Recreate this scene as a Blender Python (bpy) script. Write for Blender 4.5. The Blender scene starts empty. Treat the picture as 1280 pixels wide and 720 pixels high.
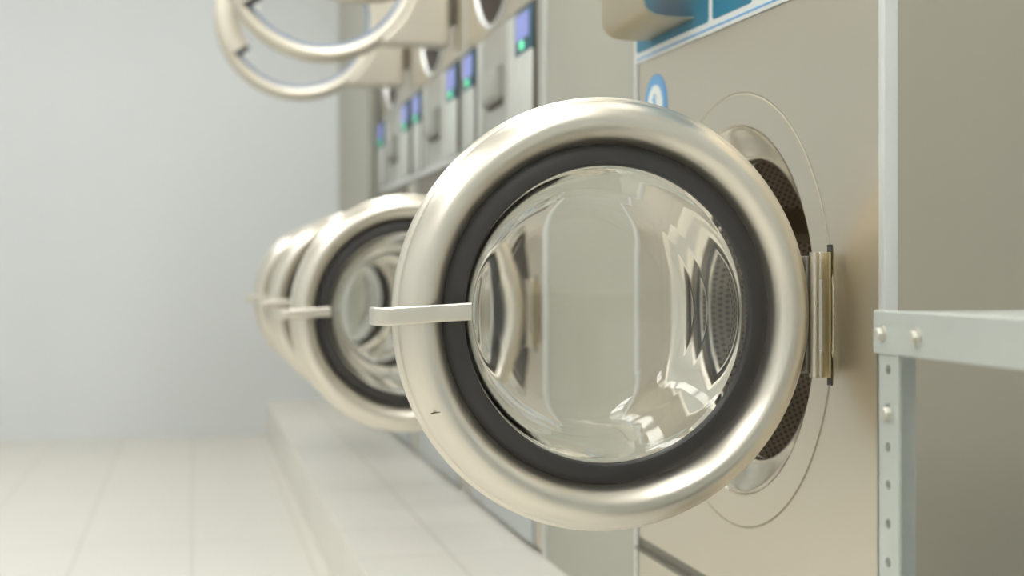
import bpy, bmesh, math
from mathutils import Vector

S = bpy.context.scene
C = S.collection
PI = math.pi
X0 = 0.67          # plane of the machine fronts
PL = 0.148         # plinth height
CAMZ = 0.71

# ------------------------------------------------------------------ materials
def srgb(r, g, b):
    f = lambda c: (c / 255 / 12.92) if c / 255 <= 0.04045 else ((c / 255 + 0.055) / 1.055) ** 2.4
    return (f(r), f(g), f(b), 1)

def mat(name, col, rough=0.5, metal=0.0, noise=0.0, nscale=(8, 8, 8), bump=0.0, rvar=0.0, emit=None, es=0, coat=0):
    m = bpy.data.materials.new(name); m.use_nodes = True
    nt = m.node_tree; N = nt.nodes; L = nt.links
    b = N['Principled BSDF']
    b.inputs['Base Color'].default_value = col
    b.inputs['Roughness'].default_value = rough
    b.inputs['Metallic'].default_value = metal
    b.inputs['Coat Weight'].default_value = coat
    if emit:
        b.inputs['Emission Color'].default_value = emit
        b.inputs['Emission Strength'].default_value = es
    if noise or bump or rvar:
        tc = N.new('ShaderNodeTexCoord'); mp = N.new('ShaderNodeMapping'); mp.inputs['Scale'].default_value = nscale
        nz = N.new('ShaderNodeTexNoise'); nz.inputs['Scale'].default_value = 1.0; nz.inputs['Detail'].default_value = 4
        L.new(tc.outputs['Object'], mp.inputs[0]); L.new(mp.outputs[0], nz.inputs['Vector'])
        if noise:
            r = N.new('ShaderNodeMix'); r.data_type = 'RGBA'
            r.inputs[6].default_value = tuple(c * (1 - noise) for c in col[:3]) + (1,)
            r.inputs[7].default_value = tuple(min(1, c * (1 + noise)) for c in col[:3]) + (1,)
            L.new(nz.outputs['Fac'], r.inputs[0]); L.new(r.outputs[2], b.inputs['Base Color'])
        if rvar:
            mr = N.new('ShaderNodeMapRange'); mr.inputs[1].default_value = 0.3; mr.inputs[2].default_value = 0.7
            mr.inputs[3].default_value = rough - rvar; mr.inputs[4].default_value = rough + rvar
            L.new(nz.outputs['Fac'], mr.inputs[0]); L.new(mr.outputs[0], b.inputs['Roughness'])
        if bump:
            bp = N.new('ShaderNodeBump'); bp.inputs['Strength'].default_value = bump; bp.inputs['Distance'].default_value = 0.001
            L.new(nz.outputs['Fac'], bp.inputs['Height']); L.new(bp.outputs[0], b.inputs['Normal'])
    return m

def glass_mat(name, col=(1, 1, 1, 1), ior=1.45, rough=0.0):
    m = bpy.data.materials.new(name); m.use_nodes = True
    b = m.node_tree.nodes['Principled BSDF']
    b.inputs['Base Color'].default_value = col
    b.inputs['Transmission Weight'].default_value = 1
    b.inputs['Roughness'].default_value = rough
    b.inputs['IOR'].default_value = ior
    return m

def tile_mat(name, col, grout, w, ln, mort=0.004, ox=0.0, oy=0.0, rough=0.35, off=0.5, var=0.03):
    m = bpy.data.materials.new(name); m.use_nodes = True
    nt = m.node_tree; N = nt.nodes; L = nt.links; b = N['Principled BSDF']
    tc = N.new('ShaderNodeTexCoord'); mp = N.new('ShaderNodeMapping')
    mp.inputs['Rotation'].default_value = (0, 0, PI / 2); mp.inputs['Location'].default_value = (oy, ox, 0)
    br = N.new('ShaderNodeTexBrick'); br.offset = off; br.squash = 1
    br.inputs['Scale'].default_value = 1; br.inputs['Brick Width'].default_value = ln; br.inputs['Row Height'].default_value = w
    br.inputs['Mortar Size'].default_value = mort; br.inputs['Mortar Smooth'].default_value = 0.2; br.inputs['Bias'].default_value = 0
    br.inputs['Color1'].default_value = tuple(c * (1 - var) for c in col[:3]) + (1,)
    br.inputs['Color2'].default_value = tuple(min(1, c * (1 + var)) for c in col[:3]) + (1,)
    br.inputs['Mortar'].default_value = grout
    nz = N.new('ShaderNodeTexNoise'); nz.inputs['Scale'].default_value = 3; nz.inputs['Detail'].default_value = 5
    mr = N.new('ShaderNodeMapRange'); mr.inputs[3].default_value = rough - .08; mr.inputs[4].default_value = rough + .1
    L.new(tc.outputs['Object'], mp.inputs[0]); L.new(mp.outputs[0], br.inputs['Vector'])
    L.new(tc.outputs['Object'], nz.inputs['Vector']); L.new(nz.outputs['Fac'], mr.inputs[0])
    L.new(br.outputs['Color'], b.inputs['Base Color']); L.new(mr.outputs[0], b.inputs['Roughness'])
    bp = N.new('ShaderNodeBump'); bp.inputs['Strength'].default_value = 0.4; bp.inputs['Distance'].default_value = 0.002; bp.invert = True
    L.new(br.outputs['Fac'], bp.inputs['Height']); L.new(bp.outputs[0], b.inputs['Normal'])
    return m

def perforated_mat(name, axis):
    """polished metal with a grid of punched holes; axis 'x' = cylinder around x, 'yz' = flat disc"""
    m = bpy.data.materials.new(name); m.use_nodes = True
    nt = m.node_tree; N = nt.nodes; L = nt.links; b = N['Principled BSDF']
    b.inputs['Metallic'].default_value = 1; b.inputs['Roughness'].default_value = 0.42
    tc = N.new('ShaderNodeTexCoord'); sp = N.new('ShaderNodeSeparateXYZ'); L.new(tc.outputs['Object'], sp.inputs[0])
    def mth(op, a, c=None):
        n = N.new('ShaderNodeMath'); n.operation = op
        for i, v in enumerate((a, c)):
            if v is None: continue
            if isinstance(v, (int, float)): n.inputs[i].default_value = v
            else: L.new(v, n.inputs[i])
        return n.outputs[0]
    p = 0.0086
    if axis == 'x':
        u = mth('MULTIPLY', mth('ARCTAN2', sp.outputs['Z'], sp.outputs['Y']), 0.25 / p)
        v = mth('MULTIPLY', sp.outputs['X'], 1 / p)
    else:
        u = mth('MULTIPLY', sp.outputs['Y'], 1 / p); v = mth('MULTIPLY', sp.outputs['Z'], 1 / p)
    row = mth('FLOOR', v); u = mth('ADD', u, mth('MULTIPLY', row, 0.5))
    du = mth('SUBTRACT', mth('FRACT', mth('ADD', u, 1000)), 0.5); dv = mth('SUBTRACT', mth('FRACT', mth('ADD', v, 1000)), 0.5)
    d = mth('SQRT', mth('ADD', mth('MULTIPLY', du, du), mth('MULTIPLY', dv, dv)))
    mr = N.new('ShaderNodeMapRange'); mr.inputs[1].default_value = 0.25; mr.inputs[2].default_value = 0.31; L.new(d, mr.inputs[0])
    mx = N.new('ShaderNodeMix'); mx.data_type = 'RGBA'; L.new(mr.outputs[0], mx.inputs[0])
    mx.inputs[6].default_value = (0.004, 0.004, 0.003, 1); mx.inputs[7].default_value = srgb(226, 218, 204)
    L.new(mx.outputs[2], b.inputs['Base Color'])
    L.new(mr.outputs[0], b.inputs['Metallic'])
    return m

M = {
 'wall':    mat('painted_wall', srgb(214, 217, 218), 0.75, noise=0.015, nscale=(1.2, 1.2, 1.2)),
 'ceiling': mat('ceiling_paint', srgb(236, 236, 230), 0.8, noise=0.01, nscale=(2, 2, 2)),
 'filler':  mat('grey_laminate', srgb(166, 165, 152), 0.42, noise=0.02, nscale=(3, 3, 3)),
 'side':    mat('grey_side_paint', srgb(164, 159, 144), 0.5, noise=0.015, nscale=(4, 4, 4)),
 'steel':   mat('brushed_stainless', srgb(214, 206, 190), 0.30, 1.0, nscale=(2, 2, 220), bump=0.02, rvar=0.02),
 'ring':    mat('satin_cast_steel', srgb(221, 215, 203), 0.33, 1.0, nscale=(300, 300, 300), bump=0.004),
 'polish':  mat('polished_steel', srgb(216, 210, 198), 0.17, 1.0, nscale=(10, 10, 10), rvar=0.02),
 'dring':   mat('satin_dryer_ring', srgb(212, 206, 192), 0.5, 0.85, nscale=(40, 40, 40), rvar=0.02),
 'trim':    mat('pale_aluminium', srgb(216, 218, 214), 0.38, 0.35, nscale=(30, 30, 2), rvar=0.03),
 'rubber':  mat('dark_grey_plastic', srgb(52, 50, 48), 0.42, noise=0.04, nscale=(60, 60, 60)),
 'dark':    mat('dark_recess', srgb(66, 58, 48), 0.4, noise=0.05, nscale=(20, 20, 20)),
 'brown':   mat('smoked_panel', srgb(120, 108, 92), 0.35, noise=0.03, nscale=(20, 20, 20)),
 'slate':   mat('slate_metal', srgb(132, 128, 116), 0.4, 0.6, nscale=(2, 200, 2), rvar=0.03),
 'kick':    mat('pale_kick_plate', srgb(196, 200, 200), 0.45, 0.3, nscale=(3, 3, 3), noise=0.01),
 'brass':   mat('tarnished_hinge_steel', srgb(176, 162, 124), 0.36, 0.9, nscale=(200, 200, 30), rvar=0.05),
 'galv':    mat('galvanised_steel', srgb(194, 199, 193), 0.42, 0.45, nscale=(60, 60, 60), noise=0.05, rvar=0.04),
 'zinc':    mat('zinc_bolt', srgb(200, 198, 186), 0.4, 0.6, nscale=(100, 100, 100), rvar=0.03),
 'white':   mat('white_print', srgb(226, 228, 224), 0.4, noise=0.01, nscale=(20, 20, 20)),
 'teal':    mat('teal_print', srgb(20, 112, 142), 0.35, noise=0.05, nscale=(12, 12, 12)),
 'lteal':   mat('light_teal_print', srgb(76, 150, 172), 0.35, noise=0.02, nscale=(12, 12, 12)),
 'dprint':  mat('dark_grey_print', srgb(96, 104, 104), 0.35, noise=0.02, nscale=(12, 12, 12)),
 'blue':    mat('blue_print', srgb(96, 158, 208), 0.4, noise=0.02, nscale=(20, 20, 20)),
 'panel':   mat('light_grey_plastic', srgb(204, 206, 200), 0.45, noise=0.01, nscale=(20, 20, 20)),
 'pod':     mat('mid_grey_plastic', srgb(170, 170, 162), 0.3, noise=0.01, nscale=(20, 20, 20)),
 'groove':  mat('matte_groove_tone', srgb(176, 168, 148), 0.6, noise=0.03, nscale=(40, 40, 40)),  # steel groove's muted reflection put into a flat matte tan
 'guard':   mat('satin_guard_steel', srgb(194, 183, 158), 0.36, 0.9, nscale=(40, 40, 40), rvar=0.02),
 'screen':  mat('lit_blue_screen', srgb(110, 120, 190), 0.3, emit=srgb(132, 142, 200), es=0.45, noise=0.05, nscale=(30, 30, 30)),
 'sframe':  mat('teal_screen_frame', srgb(50, 92, 110), 0.35, noise=0.03, nscale=(30, 30, 30)),
 'green':   mat('lit_green_button', srgb(90, 220, 170), 0.4, emit=srgb(110, 235, 175), es=0.8, noise=0.02, nscale=(30, 30, 30)),
 'lamp':    mat('lamp_diffuser', srgb(255, 250, 238), 0.6, emit=srgb(254, 254, 252), es=12.4, noise=0.01),
 'glass':   glass_mat('bowl_glass', srgb(253, 253, 250)),
 'dglass':  glass_mat('flat_door_glass', (1, 1, 1, 1)),
 'gasket':  mat('blue_grey_gasket', srgb(138, 154, 176), 0.5, noise=0.03, nscale=(50, 50, 50)),
 'scratch': mat('dark_scratch', srgb(88, 78, 66), 0.5, noise=0.05, nscale=(90, 90, 90)),
 'perf':    perforated_mat('perforated_drum_wall', 'x'),
 'perfb':   perforated_mat('perforated_drum_back', 'yz'),
 'floor':   tile_mat('pale_floor_tile', srgb(213, 210, 201), srgb(197, 193, 181), 0.283, 1.13, 0.0035, ox=0.0, oy=0.2, off=0.0, var=0.012),
 'plinth':  tile_mat('plinth_tile', srgb(220, 217, 208), srgb(203, 200, 188), 0.6, 0.283, 0.004, ox=0.1, oy=0.05, off=0.0, var=0.02),
}

# ------------------------------------------------------------------ mesh helpers
def link(name, bm, m, parent=None, smooth=False, mats=None, recalc=True):
    if recalc: bmesh.ops.recalc_face_normals(bm, faces=bm.faces[:])
    me = bpy.data.meshes.new(name); bm.to_mesh(me); bm.free()
    for k in (mats or [m]): me.materials.append(k)
    if smooth:
        for p in me.polygons: p.use_smooth = True
        try: me.set_sharp_from_angle(angle=math.radians(smooth if smooth is not True else 40))
        except Exception: pass
    o = bpy.data.objects.new(name, me); C.objects.link(o)
    if parent: o.parent = parent
    return o

def box(bm, x0, x1, y0, y1, z0, z1, bev=0.0, seg=2):
    vs = [bm.verts.new((x, y, z)) for x in (x0, x1) for y in (y0, y1) for z in (z0, z1)]
    f = [bm.faces.new([vs[i] for i in q]) for q in ((0, 1, 3, 2), (4, 6, 7, 5), (0, 4, 5, 1), (2, 3, 7, 6), (0, 2, 6, 4), (1, 5, 7, 3))]
    if bev:
        es = list({e for a in f for e in a.edges})
        bmesh.ops.bevel(bm, geom=es, offset=bev, segments=seg, affect='EDGES', profile=0.5)
    return vs

def boxes(name, m, parent, *bs, bev=0.0, seg=2):
    bm = bmesh.new()
    for b in bs: box(bm, *b, bev=bev, seg=seg)
    return link(name, bm, m, parent, smooth=35 if bev else False)

def FR(c):      # frame of something whose axis points to the aisle side of the front (-x)
    return lambda r, p, a: (c[0] - a, c[1] + r * math.cos(p), c[2] + r * math.sin(p))
def DR(c):      # frame of an opened door: axis points along -y
    return lambda r, p, a: (c[0] + r * math.cos(p), c[1] - a, c[2] + r * math.sin(p))

def lathe(bm, fr, prof, n=128, close=False, p0=0.0, p1=2 * PI, caps=False):
    full = abs(p1 - p0 - 2 * PI) < 1e-6
    cnt = n if full else n + 1
    rings = []
    for (r, a) in prof:
        if r < 1e-7:
            v = bm.verts.new(fr(0, 0, a)); rings.append([v] * cnt)
        else:
            rings.append([bm.verts.new(fr(r, p0 + (p1 - p0) * i / n, a)) for i in range(cnt)])
    pairs = list(zip(rings, rings[1:])) + ([(rings[-1], rings[0])] if close else [])
    for A, B in pairs:
        for i in range(n):
            j = (i + 1) % cnt
            q = []
            for v in (A[i], A[j], B[j], B[i]):
                if v not in q: q.append(v)
            if len(q) > 2: bm.faces.new(q)
    if caps and not full and close:
        bm.faces.new([R[0] for R in rings]); bm.faces.new([R[-1] for R in rings][::-1])

def lobj(name, m, parent, fr, prof, smooth=35, **k):
    bm = bmesh.new(); lathe(bm, fr, prof, **k); return link(name, bm, m, parent, smooth=smooth)

def smooth_prof(pts, it=2):
    for _ in range(it):
        q = [pts[0]]
        for a, b in zip(pts, pts[1:]):
            q += [(a[0] * .75 + b[0] * .25, a[1] * .75 + b[1] * .25), (a[0] * .25 + b[0] * .75, a[1] * .25 + b[1] * .75)]
        q.append(pts[-1]); pts = q
    return pts

def holed_panel(bm, y0, y1, z0, z1, cy, cz, R, xf=0.0, t=0.012, n=120):
    """rectangular sheet in the plane x = xf with a round hole"""
    corners = [math.atan2(z - cz, y - cy) % (2 * PI) for y in (y0, y1) for z in (z0, z1)]
    ang = sorted(set([2 * PI * i / n for i in range(n)] + corners))
    def outer(a):
        c, s = math.cos(a), math.sin(a); k = []
        if abs(c) > 1e-9: k.append(((y1 if c > 0 else y0) - cy) / c)
        if abs(s) > 1e-9: k.append(((z1 if s > 0 else z0) - cz) / s)
        k = min(k); return cy + c * k, cz + s * k
    fi, fo, bi, bo = [], [], [], []
    for a in ang:
        oy, oz = outer(a); iy, iz = cy + R * math.cos(a), cz + R * math.sin(a)
        fi.append(bm.verts.new((xf, iy, iz))); fo.append(bm.verts.new((xf, oy, oz)))
        bi.append(bm.verts.new((xf + t, iy, iz))); bo.append(bm.verts.new((xf + t, oy, oz)))
    k = len(ang)
    for i in range(k):
        j = (i + 1) % k
        for A, B in ((fi, fo), (fo, bo), (bo, bi), (bi, fi)):
            bm.faces.new((A[i], A[j], B[j], B[i]))

def sweep(bm, path, hw, ht, tilt=None):
    """rounded-rectangle section (ht along z, hw across) along a path in the xy plane"""
    sec = []
    r = min(hw, ht) * 0.6
    for sx, sz, a0 in ((1, 1, 0), (-1, 1, 90), (-1, -1, 180), (1, -1, 270)):
        for k in range(5):
            a = math.radians(a0 + k * 22.5)
            sec.append((sx * (hw - r) + r * math.cos(a), sz * (ht - r) + r * math.sin(a)))
    P = [Vector(p) for p in path]; rings = []
    for i, p in enumerate(P):
        t = (P[min(i + 1, len(P) - 1)] - P[max(i - 1, 0)]); t.z = 0; t.normalize()
        nrm = Vector((-t.y, t.x, 0))
        rings.append([bm.verts.new(p + nrm * a + Vector((0, 0, b))) for a, b in sec])
    n = len(sec)
    for A, B in zip(rings, rings[1:]):
        for i in range(n): bm.faces.new((A[i], A[(i + 1) % n], B[(i + 1) % n], B[i]))
    bm.faces.new(rings[0]); bm.faces.new(rings[-1][::-1])

def thing(name, label, cat, loc, group=None):
    o = bpy.data.objects.new(name, None); C.objects.link(o); o.location = loc
    o['label'] = label; o['category'] = cat; o['kind'] = 'thing'
    o.empty_display_size = 0.1
    if group: o['group'] = group
    return o
def tag(o, label, cat, group=None):
    o['label'] = label; o['category'] = cat; o['kind'] = 'thing'
    if group: o['group'] = group
    return o
def struct(name, m, *bs, label=None):
    o = boxes(name, m, None, *bs); o['kind'] = 'structure'
    if label: o['label'] = label
    return o

# ------------------------------------------------------------------ the room
YW = 5.88; XL = -2.1; XR = 1.75; YB = -2.6; H = 2.65
struct('floor', M['floor'], (XL, XR, YB, YW, -0.05, 0))
struct('ceiling', M['ceiling'], (XL, XR, YB, YW, H, H + 0.05))
struct('wall_left', M['wall'], (XL - 0.1, XL, YB, YW, -0.05, H + 0.05))
struct('wall_right', M['wall'], (XR, XR + 0.1, YB, YW, -0.05, H + 0.05))
struct('wall_back', M['wall'], (XL - 0.1, XR + 0.1, YB - 0.1, YB, -0.05, H + 0.05))
# far wall: boards with fine vertical joints
bm = bmesh.new()
seams = [XL - 0.1, -1.52, -0.60, 0.32, 1.24, XR + 0.1]
for a, b in zip(seams, seams[1:]): box(bm, a + 0.0006, b - 0.0006, YW, YW + 0.1, -0.05, H + 0.05)
box(bm, XL, XR, YW + 0.004, YW + 0.1, -0.05, H)
o = link('wall_far', bm, M['wall']); o['kind'] = 'structure'
# plinth under the machines
struct('trim_1', M['plinth'], (0.315, XR, 0.15, YW, 0.0, PL), label='low tiled step the machines stand on')

# ------------------------------------------------------------------ washer door (opened square to the front)
def washer_door(root, c):
    """c = centre of the door disc in the local frame of the machine; returns the door"""
    D = DR(c)
    prof = [(0.168, -0.016), (0.200, -0.020), (0.219, -0.018), (0.2250, -0.013), (0.2272, -0.007), (0.2272, 0.001),
            (0.2255, 0.0035), (0.2230, 0.0045), (0.2222, 0.006), (0.2226, 0.0085), (0.2215, 0.014), (0.2180, 0.0215),
            (0.2125, 0.0275), (0.2060, 0.0312), (0.1990, 0.0322), (0.1925, 0.0305), (0.1870, 0.0262), (0.1826, 0.0200),
            (0.1798, 0.0135), (0.1785, 0.0090), (0.1770, 0.0060), (0.168, 0.0030)]
    prof = prof[:1] + smooth_prof(prof[1:-1], 1) + prof[-1:]
    door = lobj('door', M['ring'], root, D, prof, n=192, close=True, smooth=50)
    # dark inner rim
    tr = [(0.1550, 0.0090), (0.1560, 0.0115), (0.1580, 0.0122), (0.1700, 0.0096), (0.1760, 0.0076), (0.1776, 0.0062), (0.1776, 0.0035), (0.1550, 0.0035)]
    lobj('rim_trim', M['rubber'], door, D, tr, n=160, close=True, smooth=50)
    # glass bowl, a closed shell
    curve = smooth_prof([(0.1600, -0.0045), (0.1575, -0.0055), (0.1530, -0.0080), (0.1475, -0.026), (0.1420, -0.050), (0.1370, -0.076), (0.1290, -0.098), (0.1120, -0.1085), (0.0850, -0.1095), (0.0450, -0.1095), (0.0, -0.1095)], 5)
    t = 0.0055; inner = []
    for i, (r, q) in enumerate(curve):
        (r0, q0), (r1, q1) = curve[max(0, i - 1)], curve[min(len(curve) - 1, i + 1)]
        dx, dy = r1 - r0, q1 - q0; l = math.hypot(dx, dy) or 1
        inner.append((max(0.0, r + dy / l * t) if r > 1e-6 else 0.0, q - dx / l * t))
    inner[0] = (0.1600, 0.0025)
    lobj('glass_bowl', M['glass'], door, D, inner[::-1] + curve, n=288, smooth=60)
    # back gasket
    lobj('back_gasket', M['rubber'], door, D, [(0.168, -0.0165), (0.196, -0.0205), (0.192, -0.030), (0.182, -0.033), (0.170, -0.028)], n=128, close=True)
    # handle: strap over the free edge
    bm = bmesh.new(); hz = c[2] + 0.0005
    path = []
    for k in range(9):
        a = PI / 2 * k / 8
        path.append((c[0] - 0.2360 - 0.012 * math.cos(a) + 0.012 * 0, c[1] - 0.0275 - 0.012 * math.sin(a), hz))
    path = [(c[0] - 0.248, c[1] - 0.006, hz), (c[0] - 0.248, c[1] - 0.018, hz)] + path
    for k in range(1, 11):
        path.append((c[0] - 0.236 + 0.0815 * k / 10, c[1] - 0.0395, hz + 0.0045 * k / 10))
    sweep(bm, path, 0.0032, 0.0088)
    hd = link('handle', bm, M['ring'], door, smooth=50)
    boxes('handle_foot', M['ring'], hd, (c[0] - 0.248, c[0] - 0.219, c[1] - 0.012, c[1] + 0.001, hz - 0.0075, hz + 0.0075), bev=0.002)
    boxes('handle_tip', M['slate'], hd, (c[0] - 0.1610, c[0] - 0.1545, c[1] - 0.0368, c[1] - 0.0100, hz - 0.0032, hz + 0.0118), bev=0.0015)
    return door

def hinge(root, door, c, xf=0.0):
    hz = c[2] - 0.0025; L = 0.068; y = c[1]
    bm = bmesh.new()
    b = lambda *a: box(bm, *a, bev=0.0012, seg=2)
    # fixed plate on the front
    b(xf - 0.0035, xf + 0.0005, y - 0.0185, y - 0.001, hz - L, hz + L)
    pl = link('hinge_plate', bm, M['brass'], root, smooth=35)
    boxes('hinge_slot', M['rubber'], root, (xf - 0.0012, xf + 0.001, y - 0.0185, y - 0.009, hz - L - 0.008, hz + L + 0.008))
    # knuckles
    for s in (-1, 1):
        z0, z1 = sorted((hz + s * L, hz + s * (L - 0.029)))
        boxes('hinge_knuckle', M['ring'], pl, (xf - 0.0085, xf - 0.0030, y - 0.006, y + 0.000, z0, z1), bev=0.001)
    bm = bmesh.new(); r = 0.0050; n = 20
    A = [[bm.verts.new((xf - 0.0122 + r * math.cos(2 * PI * i / n), y - 0.0005 + r * math.sin(2 * PI * i / n), z)) for i in range(n)] for z in (hz - L, hz + L)]
    for i in range(n): bm.faces.new((A[0][i], A[0][(i + 1) % n], A[1][(i + 1) % n], A[1][i]))
    bm.faces.new(A[0]); bm.faces.new(A[1][::-1])
    link('hinge_pin', bm, M['ring'], pl, smooth=40)
    boxes('hinge_leaf', M['slate'], door, (c[0] + 0.195, xf - 0.0195, y + 0.0165, y + 0.0215, hz - L + 0.004, hz + L - 0.004),
          (xf - 0.0205, xf - 0.0155, y + 0.003, y + 0.0215, hz - L + 0.004, hz + L - 0.004), bev=0.0012)

def drum_parts(root, cy, cz, R, big=True):
    F = FR((0, cy, cz)); Z = FR((0, 0, 0))
    k = R / 0.226
    # polished funnel from the rim into the drum mouth
    prof = smooth_prof([(0.2262 * k, 0.0010), (0.2242 * k, -0.003), (0.216 * k, -0.009), (0.204 * k, -0.014), (0.192 * k, -0.019), (0.1855 * k, -0.024), (0.1835 * k, -0.030), (0.1855 * k, -0.036)], 2)
    f = lobj('door_collar', M['polish'], root, F, prof, n=128, smooth=60)
    # rubber boot then drum lip
    lobj('rubber_boot', M['rubber'], f, F, [(0.1855 * k, -0.036), (0.1940 * k, -0.038), (0.1940 * k, -0.042), (0.1870 * k, -0.044)], n=96)
    lobj('drum_lip', M['polish'], f, F, smooth_prof([(0.1870 * k, -0.044), (0.1850 * k, -0.047), (0.190 * k, -0.052), (0.215 * k, -0.058), (0.238 * k, -0.062)], 2), n=128)
    d = lobj('drum', M['perf'], root, Z, [(0.238 * k, -0.062), (0.238 * k, -0.50)], n=128); d.location = (0, cy, cz)
    e = lobj('drum_back', M['perfb'], d, Z, [(0.238 * k, -0.50), (0.10 * k, -0.515), (0.0, -0.515)], n=96)
    for q in range(3):
        a = 2 * PI * q / 3 + 0.5
        bm = bmesh.new(); rr = 0.238 * k
        pts = []
        for s, dr in ((-0.11, 0.0), (-0.035, 0.045), (0.035, 0.045), (0.11, 0.0)):
            pts.append(((rr - dr) * math.cos(a + s), (rr - dr) * math.sin(a + s)))
        A = [[bm.verts.new((x, y, z)) for y, z in pts] for x in (0.15, 0.50)]
        for i in range(3): bm.faces.new((A[0][i], A[0][i + 1], A[1][i + 1], A[1][i]))
        bm.faces.new(A[0])
        link('drum_baffle', bm, M['polish'], d)

def shell(name, m, root, w, dep, z0, z1, t=0.012, x0=0.012):
    return boxes(name, m, root, (x0, dep, 0, t, z0, z1), (x0, dep, w - t, w, z0, z1), (x0, dep, t, w - t, z1 - t, z1),
                 (x0, dep, t, w - t, z0, z0 + t), (dep - t, dep, t, w - t, z0 + t, z1 - t))

# ------------------------------------------------------------------ big washer in the foreground
Y1 = 1.190; W1 = 0.766; HT = 1.62
wm = thing('washing_machine', 'large stainless front-load washer nearest the camera, blue round sticker on its front, door wide open', 'washing machine', (X0, Y1, PL))
shell('cabinet', M['side'], wm, W1, 0.82, 0.0, HT)
HY, HZ, HR = 0.385, 0.5145, 0.2325
bm = bmesh.new(); holed_panel(bm, 0.0125, W1 - 0.0125, 0.155, HT, HY, HZ, 0.2745, 0.0, 0.012)
link('front_panel', bm, M['steel'], wm)
boxes('front_gap', M['slate'], wm, (0.002, 0.012, 0.0125, W1 - 0.0125, 0.1365, 0.1555), (-0.006, 0.004, 0.0125, W1 - 0.0125, 0.1355, 0.1395))
boxes('access_panel', M['steel'], wm, (0.0, 0.012, 0.0125, W1 - 0.0125, 0.0, 0.1355))
boxes('edge_trim', M['trim'], wm, (-0.003, 0.012, 0.0, 0.0125, 0.0, HT), bev=0.001)
boxes('edge_trim', M['trim'], wm, (-0.003, 0.012, W1 - 0.0125, W1, 0.0, HT), bev=0.001)
# pressed plate round the porthole
lobj('porthole_plate', M['steel'], wm, FR((0, HY, HZ)), [(HR, -0.004), (HR, 0.0), (HR + 0.001, 0.0008), (0.2716, 0.0008), (0.2716, -0.001)], n=160, smooth=15)
lobj('plate_groove', M['groove'], wm, FR((0, HY, HZ)), [(0.2716, 0.0004), (0.2726, -0.0006), (0.2736, -0.0006), (0.2748, 0.0001)], n=160)
drum_parts(wm, HY, HZ, HR)
dc = (-0.247, 0.135, 0.518)
d1 = washer_door(wm, dc); hinge(wm, d1, dc)
# a short scratch on the ring
a = math.radians(207); rr = 0.2105
P = Vector((dc[0] + rr * math.cos(a), dc[1] - 0.0290, dc[2] + rr * math.sin(a)))
# control panel print
sg = boxes('instruction_panel', M['white'], wm, (-0.0032, 0.0, 0.016, W1 - 0.0135, 0.877, 1.30), bev=0.001)
def cell(name, m, y0, y1, z0, z1, par=sg, x=-0.0042, rad=0.006):
    bm = bmesh.new()
    pts = []
    for sy, sz, a0 in ((1, 1, 0), (-1, 1, 90), (-1, -1, 180), (1, -1, 270)):
        for k in range(5):
            t = math.radians(a0 + k * 22.5)
            pts.append(((y0 + y1) / 2 + sy * 0 + (1 if sy > 0 else -1) * ((y1 - y0) / 2 - rad) + rad * math.cos(t),
                        (z0 + z1) / 2 + (1 if sz > 0 else -1) * ((z1 - z0) / 2 - rad) + rad * math.sin(t)))
    A = [bm.verts.new((x, y, z)) for y, z in pts]; B = [bm.verts.new((x + 0.0012, y, z)) for y, z in pts]
    bm.faces.new(A); n = len(A)
    for i in range(n): bm.faces.new((A[i], B[i], B[(i + 1) % n], A[(i + 1) % n]))
    return link(name, bm, m, par)
cell('printed_panel', M['teal'], 0.460, 0.7505, 0.893, 1.28)
cell('printed_panel', M['teal'], 0.320, 0.445, 0.893, 1.28)
cell('printed_panel', M['dprint'], 0.180, 0.297, 0.893, 1.28)
cell('printed_panel', M['teal'], 0.040, 0.165, 0.893, 1.28)
boxes('blue_line', M['blue'], sg, (-0.0040, -0.003, 0.018, W1 - 0.015, 0.8822, 0.8846))
bm = bmesh.new()
for y0, y1, z in ((0.345, 0.425, 0.955), (0.352, 0.425, 0.943), (0.370, 0.425, 0.931), (0.340, 0.372, 0.915), (0.382, 0.425, 0.915)):
    box(bm, -0.0047, -0.0041, y0, y1, z, z + 0.0035)
link('printed_mark', bm, M['lteal'], sg)
ang = math.radians(0.75); ca, sa = math.cos(ang), math.sin(ang); py, pz = 0.42, 0.877
sg.rotation_euler = (ang, 0, 0); sg.location = (0, py - (py * ca - pz * sa), pz - (py * sa + pz * ca) + 0.0005)
# round number sticker
SY, SZ = 0.675, 0.807
st = lobj('number_sticker', M['blue'], wm, FR((0, SY, SZ)), [(0.0, 0.0010), (0.0485, 0.0010), (0.0490, 0.0)], n=64)
lobj('sticker_disc', M['white'], st, FR((0, SY, SZ)), [(0.0, 0.0016), (0.0325, 0.0016), (0.0327, 0.0008)], n=64)
boxes('sticker_numeral', M['blue'], st, (-0.0022, -0.0014, SY - 0.003, SY + 0.003, SZ - 0.019, SZ + 0.019), (-0.0022, -0.0014, SY + 0.003, SY + 0.009, SZ + 0.009, SZ + 0.014))
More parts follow.
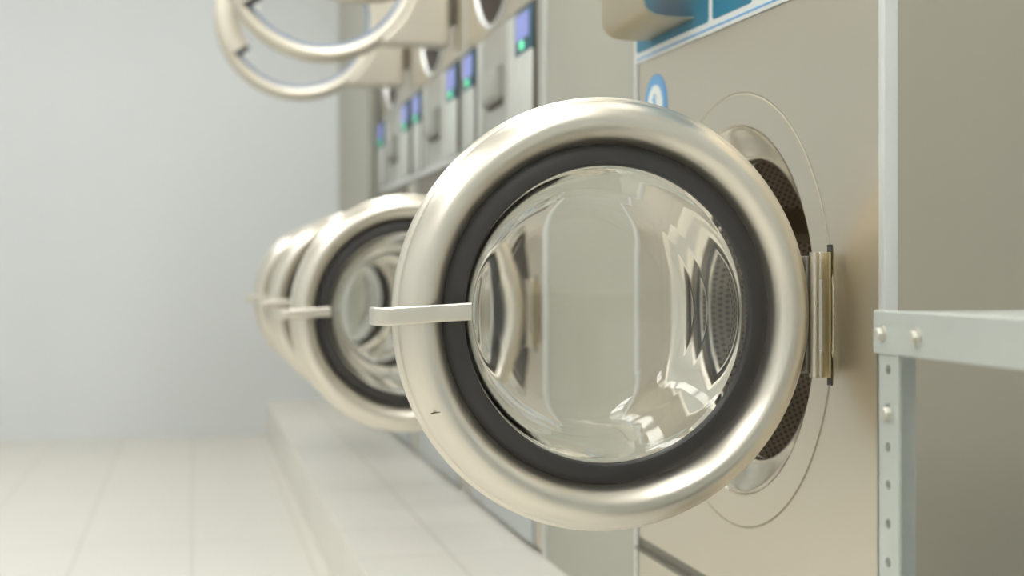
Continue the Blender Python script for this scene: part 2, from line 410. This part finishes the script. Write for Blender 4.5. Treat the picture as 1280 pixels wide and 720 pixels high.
# protruding coin box with a sloped, rounded underside
bm = bmesh.new()
sec = [(-0.001, 0.9080), (-0.020, 0.9065), (-0.045, 0.9068), (-0.060, 0.9090), (-0.070, 0.9135), (-0.0765, 0.9215), (-0.0790, 0.9320), (-0.0790, 0.98), (-0.0790, 1.05), (-0.077, 1.075), (-0.070, 1.088), (-0.058, 1.094), (-0.001, 1.096)]
rows = []
for i, (x, z) in enumerate(sec):
    (xa, za), (xb, zb) = sec[max(0, i - 1)], sec[min(len(sec) - 1, i + 1)]
    l = math.hypot(xb - xa, zb - za); nx, nz = (zb - za) / l * 0.003, -(xb - xa) / l * 0.003
    rows.append([bm.verts.new((x, 0.51, z)), bm.verts.new((x, 0.69, z)), bm.verts.new((x + nx, 0.69, z + nz)), bm.verts.new((x + nx, 0.51, z + nz))])
for A, B in zip(rows, rows[1:]):
    for i in range(4): bm.faces.new((A[i], A[(i + 1) % 4], B[(i + 1) % 4], B[i]))
bm.faces.new(rows[0]); bm.faces.new(rows[-1][::-1])
cb = link('hopper_guard', bm, M['guard'], wm, smooth=50)
bm = bmesh.new(); lathe(bm, FR((-0.079, 0.655, 0.985)), [(0.0, 0.004), (0.007, 0.004), (0.008, 0.0), (0.008, -0.003)], n=24)
link('guard_rivet', bm, M['brown'], cb, smooth=40)
# scratch
sc = boxes('scratch', M['scratch'], d1, (-0.005, 0.005, -0.0016, 0.0016, -0.0004, 0.0004)); sc.location = P; sc.rotation_euler = (0.0, math.radians(-10), 0)

# ------------------------------------------------------------------ stacked washer-dryers along the row
def stack_machine():
    r = thing('stacked_washer_dryer', 'x', 'laundry machine', (X0, 0, PL), 'stacked washer-dryers along the row')
    w = 0.775; hz = 0.481; hy = 0.338
    shell('cabinet', M['side'], r, w, 0.82, 0.0, 1.86)
    bm = bmesh.new(); holed_panel(bm, 0.012, w - 0.012, 0.15, 0.780, hy, hz, 0.2262)
    link('washer_front', bm, M['steel'], r)
    drum_parts(r, hy, hz, 0.2262)
    boxes('kick_plate', M['kick'], r, (-0.004, 0.012, 0.09, w - 0.09, 0.012, 0.140), bev=0.001)
    boxes('lower_front', M['steel'], r, (0.002, 0.012, 0.012, w - 0.012, 0.012, 0.150))
    boxes('washer_display', M['brown'], r, (0.001, 0.012, 0.16, w - 0.04, 0.782, 0.842), bev=0.001)
    boxes('display_surround', M['steel'], r, (0.003, 0.0125, 0.012, w - 0.012, 0.780, 0.844))
    boxes('ledge_trim', M['trim'], r, (-0.012, 0.012, 0.0, w, 0.844, 0.862), bev=0.002)
    for y0 in (0.0, w - 0.012):
        boxes('edge_trim', M['trim'], r, (-0.003, 0.012, y0, y0 + 0.012, 0.0, 0.843), bev=0.001)
        boxes('edge_trim', M['trim'], r, (-0.003, 0.012, y0, y0 + 0.012, 0.863, 1.86), bev=0.001)
        boxes('foot', M['dark'], r, (0.015, 0.06, y0 - 0.01 + 0.022 if y0 == 0 else y0 - 0.05, y0 + 0.05 if y0 == 0 else y0, -0.001, 0.012))
    # control zone between washer and dryer
    boxes('control_front', M['pod'], r, (0.0, 0.012, 0.012, w - 0.012, 0.863, 1.115))
    for y0, y1 in ((0.225, 0.300), (0.560, 0.612)):
        boxes('control_strip', M['panel'], r, (-0.005, 0.0, y0, y1, 0.868, 1.105), bev=0.0015)
    for y0 in (0.062, 0.620):
        p = boxes('payment_panel', M['panel'], r, (-0.010, 0.0, y0 + 0.008, y0 + 0.142, 0.868, 1.012), bev=0.0015)
        boxes('panel_surround', M['dark'], p, (-0.006, 0.0005, y0, y0 + 0.150, 0.865, 1.108), bev=0.001)
        s = boxes('screen_frame', M['sframe'], p, (-0.011, -0.005, y0 + 0.006, y0 + 0.144, 1.012, 1.100), bev=0.001)
        boxes('screen', M['screen'], p, (-0.0125, -0.0108, y0 + 0.022, y0 + 0.130, 1.040, 1.092))
        lobj('start_button', M['green'], p, FR((-0.011, y0 + 0.078, 1.027)), [(0.0, 0.004), (0.009, 0.004), (0.0105, 0.0), (0.0105, -0.001)], n=24)
    # rounded detergent hopper
    bm = bmesh.new(); box(bm, -0.022, 0.0, 0.360, 0.510, 0.942, 1.022)
    bmesh.ops.bevel(bm, geom=[e for e in bm.edges if all(v.co.x < -0.01 for v in e.verts) or all(v.co.z < 0.95 for v in e.verts)], offset=0.018, segments=5, affect='EDGES', profile=0.5)
    hp = link('soap_hopper', bm, M['pod'], r, smooth=50)
    boxes('hopper_shadow_strip', M['dark'], hp, (-0.006, 0.0, 0.366, 0.504, 0.934, 0.943))  # solid dark strip that paints the shade under the hopper
    # dryer
    dy, dz, DR_ = 0.45, 1.362, 0.235
    bm = bmesh.new(); holed_panel(bm, 0.012, w - 0.012, 1.117, 1.86, dy, dz, DR_)
    link('dryer_front', bm, M['steel'], r)
    F = FR((0, dy, dz))
    pr = lobj('porthole_rim', M['trim'], r, F, smooth_prof([(DR_ + 0.012, 0.0), (DR_ + 0.010, 0.005), (DR_ + 0.004, 0.007), (DR_ - 0.001, 0.005), (DR_ - 0.003, -0.003)], 2), n=96, smooth=60)
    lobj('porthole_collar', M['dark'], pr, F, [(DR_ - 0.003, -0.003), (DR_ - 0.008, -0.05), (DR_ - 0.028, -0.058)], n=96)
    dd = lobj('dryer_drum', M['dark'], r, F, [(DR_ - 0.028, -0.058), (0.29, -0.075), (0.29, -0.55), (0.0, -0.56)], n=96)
    # dryer door, opened square to the front
    c = (-0.345, 0.16, 1.362 - 0.0); D = DR(c)
    Rd = 0.26; ri = 0.224
    prof = smooth_prof([(ri, -0.012), (ri + 0.012, -0.022), (Rd - 0.010, -0.022), (Rd, -0.014), (Rd, 0.008), (Rd - 0.006, 0.018), (Rd - 0.016, 0.023), (ri + 0.012, 0.021), (ri, 0.012)], 1)
    door = lobj('dryer_door', M['dring'], r, D, prof, n=128, close=True, smooth=60)
    lobj('glass_seal', M['gasket'], door, D, [(ri - 0.010, -0.006), (ri + 0.002, -0.010), (ri + 0.002, 0.012), (ri - 0.010, 0.006)], n=128, close=True, smooth=50)
    lobj('door_glass', M['dglass'], door, D, [(0.0, 0.002), (ri - 0.009, 0.002), (ri - 0.009, -0.002), (0.0, -0.002)], n=96, smooth=30)
    # broad grip on the free side
    p0, p1 = math.radians(149), math.radians(211)
    g = bmesh.new(); lathe(g, D, [(0.182, -0.004), (0.182, 0.014), (0.188, 0.022), (0.240, 0.0285), (0.250, 0.022), (0.250, 0.0), (0.20, -0.006)], n=32, close=True, p0=p0, p1=p1, caps=True)
    grip = link('door_grip', g, M['dring'], door, smooth=50)
    e = bmesh.new(); lathe(e, D, [(0.184, -0.003), (0.184, 0.021), (0.214, 0.0235), (0.214, 0.0)], n=6, close=True, p0=p1 - 0.005, p1=p1 + 0.07, caps=True)
    link('grip_end', e, M['rubber'], grip)
    # square hinge housing
    hb = bmesh.new()
    # D-shaped housing: outer rectangle on the hinge side, inner arc following the ring
    n = 24; a0 = math.radians(52); front, back = -0.0235, 0.0215
    arc = [((ri + 0.022) * math.cos(-a0 + 2 * a0 * i / n) + c[0], (ri + 0.022) * math.sin(-a0 + 2 * a0 * i / n) + dz) for i in range(n + 1)]
    xr = -0.012; zt = 0.212
    xs = arc[0][0] - 0.002; seg1, seg2 = (xr - xs), 2 * zt; tot = 2 * seg1 + seg2; outer_ = []
    ks = [round(n * seg1 / tot), n - round(n * seg1 / tot)]
    for i in range(n + 1):
        if i <= ks[0]: outer_.append((xs + seg1 * i / ks[0], dz - zt))
        elif i < ks[1]: outer_.append((xr, dz - zt + seg2 * (i - ks[0]) / (ks[1] - ks[0])))
        else: outer_.append((xr - seg1 * (i - ks[1]) / (n - ks[1]), dz + zt))
    A = [hb.verts.new((x, c[1] + front, z)) for x, z in arc]; B = [hb.verts.new((x, c[1] + front, z)) for x, z in outer_]
    A2 = [hb.verts.new((x, c[1] + back, z)) for x, z in arc]; B2 = [hb.verts.new((x, c[1] + back, z)) for x, z in outer_]
    for P_, Q_ in ((A, B), (B, B2), (B2, A2), (A2, A)):
        for i in range(n): hb.faces.new((P_[i], P_[i + 1], Q_[i + 1], Q_[i]))
    hb.faces.new((A[0], B[0], B2[0], A2[0])); hb.faces.new((A[-1], A2[-1], B2[-1], B[-1]))
    bmesh.ops.remove_doubles(hb, verts=hb.verts[:], dist=1e-5)
    hs = link('hinge_housing', hb, M['dring'], door, smooth=50)
    bv = hs.modifiers.new('bevel', 'BEVEL'); bv.width = 0.012; bv.segments = 4; bv.limit_method = 'ANGLE'; bv.angle_limit = math.radians(50)
    boxes('dryer_hinge', M['slate'], r, (-0.014, 0.0, c[1] - 0.012, c[1] + 0.012, dz - 0.15, dz + 0.15), bev=0.002)
    # washer door
    wc = (-0.247, 0.085, hz)
    wd = washer_door(r, wc); hinge(r, wd, wc)
    sc_ = 1.03; wd.scale = (sc_,) * 3; wd.location = [v * (1 - sc_) for v in (wc[0] + 0.21, wc[1], wc[2])]
    return r

def copy_tree(o, parent=None):
    c = o.copy(); C.objects.link(c); c.parent = parent
    for ch in list(o.children): copy_tree(ch, c)
    return c
base = stack_machine()
labels = ['nearest stacked washer and dryer, next to the wide grey filler panel',
          'middle one of the three stacked washers and dryers, between its two twins',
          'stacked washer and dryer farthest from the camera, beside the end wall panel']
kids = [base, copy_tree(base), copy_tree(base)]
for k, (o, y) in enumerate(zip(kids, (2.500, 3.277, 4.054))):
    o.location = (X0, y, PL); o['label'] = labels[k]

# ------------------------------------------------------------------ filler panels closing the row
o = boxes('filler_panel', M['filler'], None, (X0 + 0.004, X0 + 0.03, Y1 + W1 + 0.001, 2.499, PL, 2.02))
tag(o, 'wide grey filler panel between the large washer and the nearest stack', 'panel')
o = boxes('filler_panel', M['filler'], None, (X0 - 0.04, X0 - 0.012, 4.832, YW - 0.002, PL, H - 0.005))
tag(o, 'tall grey filler panel between the farthest stack and the pale end wall', 'panel')

# ------------------------------------------------------------------ slotted-angle shelf at the right edge
sx, sy = 0.553, 0.998; ztop = CAMZ - 0.0325
sh = thing('metal_shelf', 'pale galvanised slotted-angle shelf unit standing in front of the large washer', 'shelf', (sx, sy, 0))
def post(x, y, dx, dy):
    """L-angle: one flange along y with a row of slots, one along x"""
    bm = bmesh.new(); w = 0.0340; t = 0.0022
    z0, z1 = (PL if y > 0.15 - sy else 0.0), ztop - 0.002
    # slotted flange (in the yz plane)
    ya, yb = sorted((y, y + dy * w)); yc = (ya + yb) / 2; hr = 0.0042
    xs = sorted((x, x + dx * t)); n = 12
    zc = ztop - 0.0475; cells = []
    z = z1
    ks = []
    while zc > z0 + 0.02: ks.append(zc); zc -= 0.0315
    edges = [z1] + [(a + b) / 2 for a, b in zip(ks, ks[1:])] + [z0]
    for i, k in enumerate(ks):
        top, bot = edges[i], edges[i + 1]
        tmp = bmesh.new(); holed_panel(tmp, ya, yb, bot, top, yc, k, hr, xs[0], t, n=n)
        me = bpy.data.meshes.new('t'); tmp.to_mesh(me); tmp.free(); bm.from_mesh(me); bpy.data.meshes.remove(me)
    xa, xb = sorted((x, x + dx * w)); yy = sorted((y, y - 0 + dy * t))
    box(bm, xa, xb, yy[0], yy[1], z0, z1)
    return link('post', bm, M['galv'], sh)
post(0, 0, 1, -1); post(0, -0.62, 1, 1)
post(0.42, 0, -1, -1); post(0.42, -0.62, -1, 1)
# rim beams (folded angles) and the deck
boxes('shelf_deck', M['galv'], sh, (0.0005, 0.4195, -0.6195, -0.0005, ztop - 0.0035, ztop - 0.0008))
bm = bmesh.new()
for b in ((-0.0028, -0.0004, -0.622, 0.0020, ztop - 0.0345, ztop), (0.4204, 0.4228, -0.622, 0.0020, ztop - 0.0345, ztop),
          (0.0, 0.42, 0.0002, 0.0024, ztop - 0.0345, ztop), (0.0, 0.42, -0.6224, -0.6202, ztop - 0.0345, ztop),
          (-0.0028, 0.008, -0.622, 0.0020, ztop - 0.0008, ztop + 0.0006)):
    box(bm, *b, bev=0.0005, seg=1)
link('shelf_rim', bm, M['galv'], sh, smooth=35)
def bolt(y, z, par=sh, r=0.0055):
    F = FR((-0.0026, y, z)); hexa = bmesh.new()
    lathe(hexa, F, [(0.0, 0.0062), (r * 0.8, 0.0058), (r, 0.0040), (r, 0.0), ], n=6)
    lathe(hexa, F, [(r * 1.25, 0.0016), (r * 1.3, 0.0), ], n=20)
    lathe(hexa, F, [(0.0, 0.0017), (r * 1.25, 0.0016)], n=20)
    link('bolt', hexa, M['zinc'], par, smooth=30)
bolt(-0.012, ztop - 0.0180); bolt(-0.066, ztop - 0.0180); bolt(-0.61, ztop - 0.0180)
b0 = bmesh.new(); lathe(b0, FR((0.0, -0.018, ztop - 0.0835)), [(0.0, 0.006), (0.005, 0.0055), (0.006, 0.003), (0.006, -0.001)], n=16)
link('bolt', b0, M['zinc'], sh, smooth=40)
# lower deck
boxes('lower_deck', M['galv'], sh, (0.0025, 0.417, -0.617, -0.0025, 0.30, 0.303), (0.0025, 0.005, -0.617, -0.0025, 0.270, 0.30))

# ------------------------------------------------------------------ ceiling lamps
lx = (-1.15, 0.32); ly = (-1.2, 0.2, 1.6, 3.0, 4.4)
k = 0
place = {(-1.15): 'left', (0.32): 'right'}
for x in lx:
    for j, y in enumerate(ly):
        t = thing('ceiling_light', '%s ceiling lamp with a white diffuser in the %s row overhead' % (('rearmost', 'second', 'third', 'fourth', 'farthest')[j], place[x]), 'lamp', (x, y, H), 'ceiling lamps')
        boxes('lamp_frame', M['trim'], t, (-0.16, -0.145, -0.62, 0.62, -0.05, 0), (0.145, 0.16, -0.62, 0.62, -0.05, 0), (-0.145, 0.145, -0.62, -0.605, -0.05, 0), (-0.145, 0.145, 0.605, 0.62, -0.05, 0))
        boxes('diffuser', M['lamp'], t, (-0.145, 0.145, -0.605, 0.605, -0.045, -0.03))

# ------------------------------------------------------------------ world, camera, view
wd = bpy.data.worlds.new('world'); S.world = wd; wd.use_nodes = True
wd.node_tree.nodes['Background'].inputs[0].default_value = (0.9, 0.92, 0.95, 1); wd.node_tree.nodes['Background'].inputs[1].default_value = 0.3
FPX = 1657.0
cam = bpy.data.cameras.new('camera'); co = bpy.data.objects.new('camera', cam); C.objects.link(co); S.camera = co
cam.sensor_width = 36; cam.lens = 36 * FPX / 1280
cam.shift_y = -20 / 1280
th = math.atan(400 / FPX)
co.location = (0, 0, CAMZ); co.rotation_euler = (PI / 2, 0, -th)
cam.dof.use_dof = True; cam.dof.focus_distance = 1.37; cam.dof.aperture_fstop = 3.6; cam.dof.aperture_blades = 0
cam.clip_start = 0.02
S.view_settings.view_transform = 'Standard'; S.view_settings.look = 'None'; S.view_settings.gamma = 1
S.view_settings.exposure = 0.08; S.view_settings.use_curve_mapping = False
S.cycles.use_denoising = True
S.cycles.max_bounces = 14; S.cycles.transmission_bounces = 12; S.cycles.glossy_bounces = 8; S.cycles.diffuse_bounces = 6
S.cycles.caustics_refractive = True; S.cycles.caustics_reflective = False; S.cycles.sample_clamp_indirect = 3.0; S.cycles.blur_glossy = 1.0
